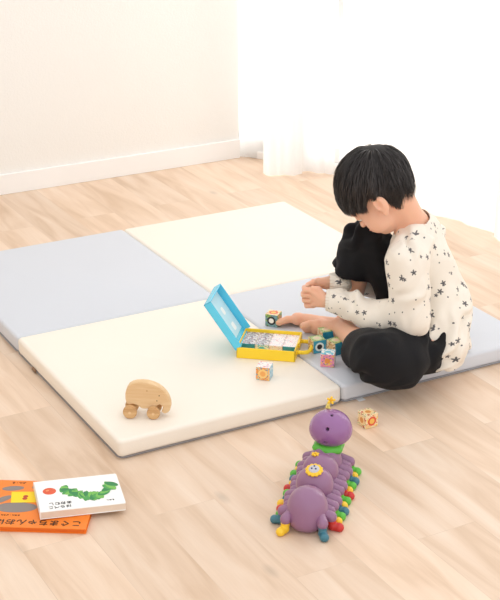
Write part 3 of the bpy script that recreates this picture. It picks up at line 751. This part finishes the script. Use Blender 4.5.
for q in range(NL):
    phi = rnd.uniform(-math.pi, math.pi); the = grid[int((phi+math.pi)/(2*math.pi)*nphi) % nphi][1]
    back = abs(phi) > 1.9; front = abs(phi) < 1.2
    t0 = the*math.sqrt(rnd.uniform(0, .75)); ln = rnd.uniform(.055, .085)/.09
    t1 = min(t0+ln, min(2.25, the)+rnd.uniform(-.04, .05 if not front else .14))
    if t1-t0 < .2: t0 = max(0, t1-.4)
    layer = min(1, max(0, .5+.9*noise.noise(Vector((phi*7, t0*1.5, 2)))+rnd.uniform(-.3, .3))); o0 = .004; om = (.008+.010*layer) if not back else (.005+.009*layer*(1-.6*min(1, t0/the)))
    if 1.2 <= abs(phi) <= 1.9: om *= .8
    dph = rnd.uniform(-.10, .10)+.22*(1 if phi > 0 else -1)*(0 if back else -.25)
    wd_ = rnd.uniform(.0007, .0017); n = 8; pts = []; bk = rnd.uniform(.5, 1)*min(1, max(0, (abs(phi)-1.9)/.25))
    for k in range(n+1):
        t = k/n; lift = o0+(om-o0)*min(1, t*2.2)*(1-.25*t*t)
        if front and t > .6: lift += .004*(t-.6)/.4*layer
        if back and t1 > the*.85: lift *= (1-.55*t*t)
        p = H(*hsurf(phi+dph*t*t, t0+(t1-t0)*t, lift))
        if back and t1 > the*.7: p = p+(HU*-.020+HF*-.006)*(max(0, t-.35)/.65)**1.5*bk
        pts.append(p)
    b0 = len(vs)
    for k, p in enumerate(pts):
        tg = pts[min(k+1, n)]-pts[max(k-1, 0)]; tg = tg/(np.linalg.norm(tg)+1e-9); nr = p-HC; nr = nr-tg*(nr@tg); nr /= np.linalg.norm(nr)+1e-9; sd_ = np.cross(tg, nr)
        r = wd_*(1.0 if k < n*.6 else max(.12, 1-(k/n-.6)/.4))
        vs += [p+sd_*r, p+nr*r*.5, p-sd_*r, p-nr*r*.5]
    for k in range(n):
        for c in range(4):
            a = b0+k*4+c; b = b0+k*4+(c+1) % 4; fs.append((a, b, b+4, a+4))
    fs.append((b0, b0+3, b0+2, b0+1)); fs.append((b0+4*n, b0+4*n+1, b0+4*n+2, b0+4*n+3))
me = bpy.data.meshes.new('hair'); me.from_pydata([tuple(v) for v in vs], [], fs); me.update(); put('hair', me, hairm)

# ---- clothes
def fbm(p, sc, o=3):
    return noise.fractal(Vector(p)*sc, .6, 2.0, o)
def wrinkle(amp, dirv, sc=1.0):
    d = Vector(dirv).normalized()
    def f(co, no):
        w = noise.noise(co*9*sc)*.6
        a = math.sin((co.dot(d))*150*sc+w*9+noise.noise(co*22)*3)
        m_ = max(0, noise.noise(co*11+Vector((3, 1, 7)))+.15)
        return amp*(a*m_*1.6+noise.noise(co*16)*.9)
    return f
ss = SDF((.44, -.12, .03), (1.12, .62, .60), .003)
g = .009
ss.cone(P3(420, 244, 3.40), chest, .062, .082, .02)
ss.cone(chest, P3(434, 308, 3.37), .086, .095, .02)
ss.cone(P3(434, 308, 3.37), P3(434, 338, 3.35), .096, .094, .015)
ss.cone(P3(440, 310, 3.33), P3(437, 343, 3.28), .074, .082, .02)
ss.cone(neckB+ZV*-.004, P3(418, 240, 3.40), .050, .060, .012)
ss.half(P3(425, 360, 3.22), -ZV*.8-RT*1.0, .008)
ss.cone(P3(417, 232, 3.38), shL, .048, .050, .02); ss.cone(P3(420, 226, 3.42), shR, .044, .048, .02)
ss.cone(shL, elL, .052, .049, .012); ss.cone(elL, P3(380, 318, 3.28), .050, .046, .012)
ss.cone(P3(380, 318, 3.28), wrL+RT*.022-FH*.004, .046, .031, .012)
ss.cone(shR, elR, .048, .045, .012); ss.cone(elR, wrR+RT*.022, .042, .028, .012)
ss.cone(H(-.045, 0, -.04), neckB+(neckB-H(-.030, 0, -.045))*.02, .050, .050, .003, sign=-1)
ss.half((0, 0, zf+.0004), (0, 0, -1), .004)
star = bpy.data.materials.new('cream_star_print'); star.use_nodes = True; nt = star.node_tree; N = nt.nodes.new; L = nt.links
b = nt.nodes['Principled BSDF']; b.inputs['Roughness'].default_value = .85; b.inputs['Sheen Weight'].default_value = .2
tc = N('ShaderNodeTexCoord')
def dotv(vec):
    m_ = N('ShaderNodeVectorMath'); m_.operation = 'DOT_PRODUCT'; m_.inputs[1].default_value = vec; L.new(tc.outputs['Object'], m_.inputs[0]); return m_.outputs['Value']
cmb = N('ShaderNodeUVMap'); cmb.uv_map = 'Cloth'
def M1(op, a, bb=None, c=None):
    m_ = N('ShaderNodeMath'); m_.operation = op
    for i, v in enumerate((a, bb, c)):
        if v is None: continue
        if isinstance(v, (int, float)): m_.inputs[i].default_value = v
        else: L.new(v, m_.inputs[i])
    return m_.outputs[0]
def stars(scale, R, keep, pointy, off):
    mp = N('ShaderNodeMapping'); mp.inputs['Scale'].default_value = (scale, scale, 1); mp.inputs['Location'].default_value = (off, off*.7, 0); L.new(cmb.outputs[0], mp.inputs[0])
    v = N('ShaderNodeTexVoronoi'); v.voronoi_dimensions = '2D'; v.inputs['Scale'].default_value = 1; v.inputs['Randomness'].default_value = .75; L.new(mp.outputs[0], v.inputs[0])
    d = N('ShaderNodeVectorMath'); d.operation = 'SUBTRACT'; L.new(mp.outputs[0], d.inputs[0]); L.new(v.outputs['Position'], d.inputs[1])
    sp = N('ShaderNodeSeparateXYZ'); L.new(d.outputs[0], sp.inputs[0]); sc_ = N('ShaderNodeSeparateColor'); L.new(v.outputs['Color'], sc_.inputs[0])
    an = M1('ADD', M1('ARCTAN2', sp.outputs[1], sp.outputs[0]), M1('MULTIPLY', sc_.outputs[0], 6.28))
    rr = M1('MULTIPLY', M1('ADD', M1('MULTIPLY', M1('COSINE', M1('MULTIPLY', an, 5)), pointy), 1-pointy), R*scale)
    ins = M1('LESS_THAN', v.outputs['Distance'], rr); return M1('MULTIPLY', ins, M1('LESS_THAN', sc_.outputs[1], keep))
allst = M1('MAXIMUM', stars(24, .0080, .55, .30, 0), M1('MAXIMUM', stars(33, .0022, .5, .1, 3.3), stars(19, .0052, .4, .28, 7.7)))
mx = N('ShaderNodeMix'); mx.data_type = 'RGBA'; L.new(allst, mx.inputs[0]); mx.inputs[6].default_value = (*lin((238, 230, 218)), 1); mx.inputs[7].default_value = (*lin((92, 90, 92)), 1)
L.new(mx.outputs[2], b.inputs['Base Color'])
nz = N('ShaderNodeTexNoise'); nz.inputs['Scale'].default_value = 700; L.new(tc.outputs['Object'], nz.inputs[0])
bp = N('ShaderNodeBump'); bp.inputs['Strength'].default_value = .15; bp.inputs['Distance'].default_value = .001; L.new(nz.outputs[0], bp.inputs['Height']); L.new(bp.outputs[0], b.inputs['Normal'])
me = ss.mesh('sweater', wrinkle(.0085, -RT*.7+ZV*.5, .8))
segs = [(P3(420, 236, 3.40), P3(434, 345, 3.35), .09), (shL, elL, .05), (elL, wrL, .042), (shR, elR, .046), (elR, wrR, .038)]
def cloth_uv(c):
    best = None
    for k, (a, b_, r) in enumerate(segs):
        ab = b_-a; t = min(1, max(0, float((c-a)@ab/(ab@ab)))); d = np.linalg.norm(c-a-ab*t)/r
        if best is None or d < best[0]: best = (d, k)
    return best[1]
uvl = me.uv_layers.new(name='Cloth'); co = np.array([v.co[:] for v in me.vertices])
frm = []
for a, b_, r in segs:
    ax = (b_-a)/np.linalg.norm(b_-a); u1 = -FH-ax*(-FH@ax); u1 /= np.linalg.norm(u1); frm.append((a, ax, u1, np.cross(ax, u1), r))
buf = np.zeros((len(me.loops), 2), np.float32)
for p in me.polygons:
    vi = list(p.vertices); k = cloth_uv(co[vi].mean(0)); a, ax, u1, u2, r = frm[k]; d = co[vi]-a
    th = np.arctan2(d@u2, d@u1); ref = th[0]; th = ref+(th-ref+math.pi) % (2*math.pi)-math.pi
    buf[list(p.loop_indices), 0] = d@ax+k*.37; buf[list(p.loop_indices), 1] = th*r*1.05+k*.61
uvl.data.foreach_set('uv', buf.ravel())
sw = put('sweater', me, star)
# cuffs
plain = mat('cream_rib_knit', (238, 229, 216), .85, .2, bump=.5, bscale=500)
for a, bq, r0, r1 in ((wrL+RT*.030-FH*.006, wrL-RT*.001, .0335, .0275), (wrR+RT*.030, wrR+RT*.001, .030, .025)):
    sc3 = SDF(np.minimum(a, bq)-.05, np.maximum(a, bq)+.05, .0022); sc3.cone(a, bq, r0, r1, .001, trim=True)
    u_ = (bq-a)/np.linalg.norm(bq-a); sc3.cone(bq-u_*.012, bq+u_*.02, r1-.006, r1-.004, .002, sign=-1)
    put('cuff', sc3.mesh('cuff', lambda co, no: .0012*math.sin(co.z*900)), plain, parent=sw)
# collar piping
nd = neckB-H(-.030, 0, -.045); nd = nd/np.linalg.norm(nd); e1 = np.cross(nd, FH); e1 /= np.linalg.norm(e1); e2 = np.cross(nd, e1)

# trousers
st = SDF((.44, -.16, .0), (1.10, .62, .56), .003)
st.cone(P3(424, 348, 3.26), knL, .072, .064, .02); st.cone(hiR, P3(400, 285, 3.45), .080, .064, .02)
st.cone(P3(400, 285, 3.45), knR, .060, .057, .02)
st.cone(P3(424, 340, 3.34), P3(422, 352, 3.27), .078, .066, .02)
hmL = P3(361, 350, 3.27); st.cone(knL, hmL, .064, .056, .015, trim=True)
st.cone(P3(405, 362, 3.16), P3(385, 368, 3.13), .055, .05, .02)
st.cone(P3(395, 378, 3.13), P3(405, 378, 3.14), .030, .030, .02)
hmR = P3(349, 272, 3.465); st.cone(knR, hmR, .054, .052, .015, trim=True)
st.half((0, 0, zf+.0006), (0, 0, -1), .004)
# hems open round the shins
u_ = hmL-knL; u_ /= np.linalg.norm(u_); st.cone(hmL-u_*.03, hmL+u_*.03, .040, .048, .003, sign=-1)
u_ = hmR-knR; u_ /= np.linalg.norm(u_); st.cone(hmR-u_*.03, hmR+u_*.03, .040, .046, .003, sign=-1)
blk = mat('black_cotton', (25, 25, 28), .8, .2, sheen=.04, bump=.3, bscale=500)
def twr(co, no):
    w = wrinkle(.0095, RT*.9-ZV*.5, .62)(co, no)
    w *= min(1, max(0, (co.z-.056)/.03)); w = w if co.z > .07 else min(w, 0)
    return w
put('trousers', st.mesh('trousers', twr), blk)

print('scene built', len(bpy.data.objects))
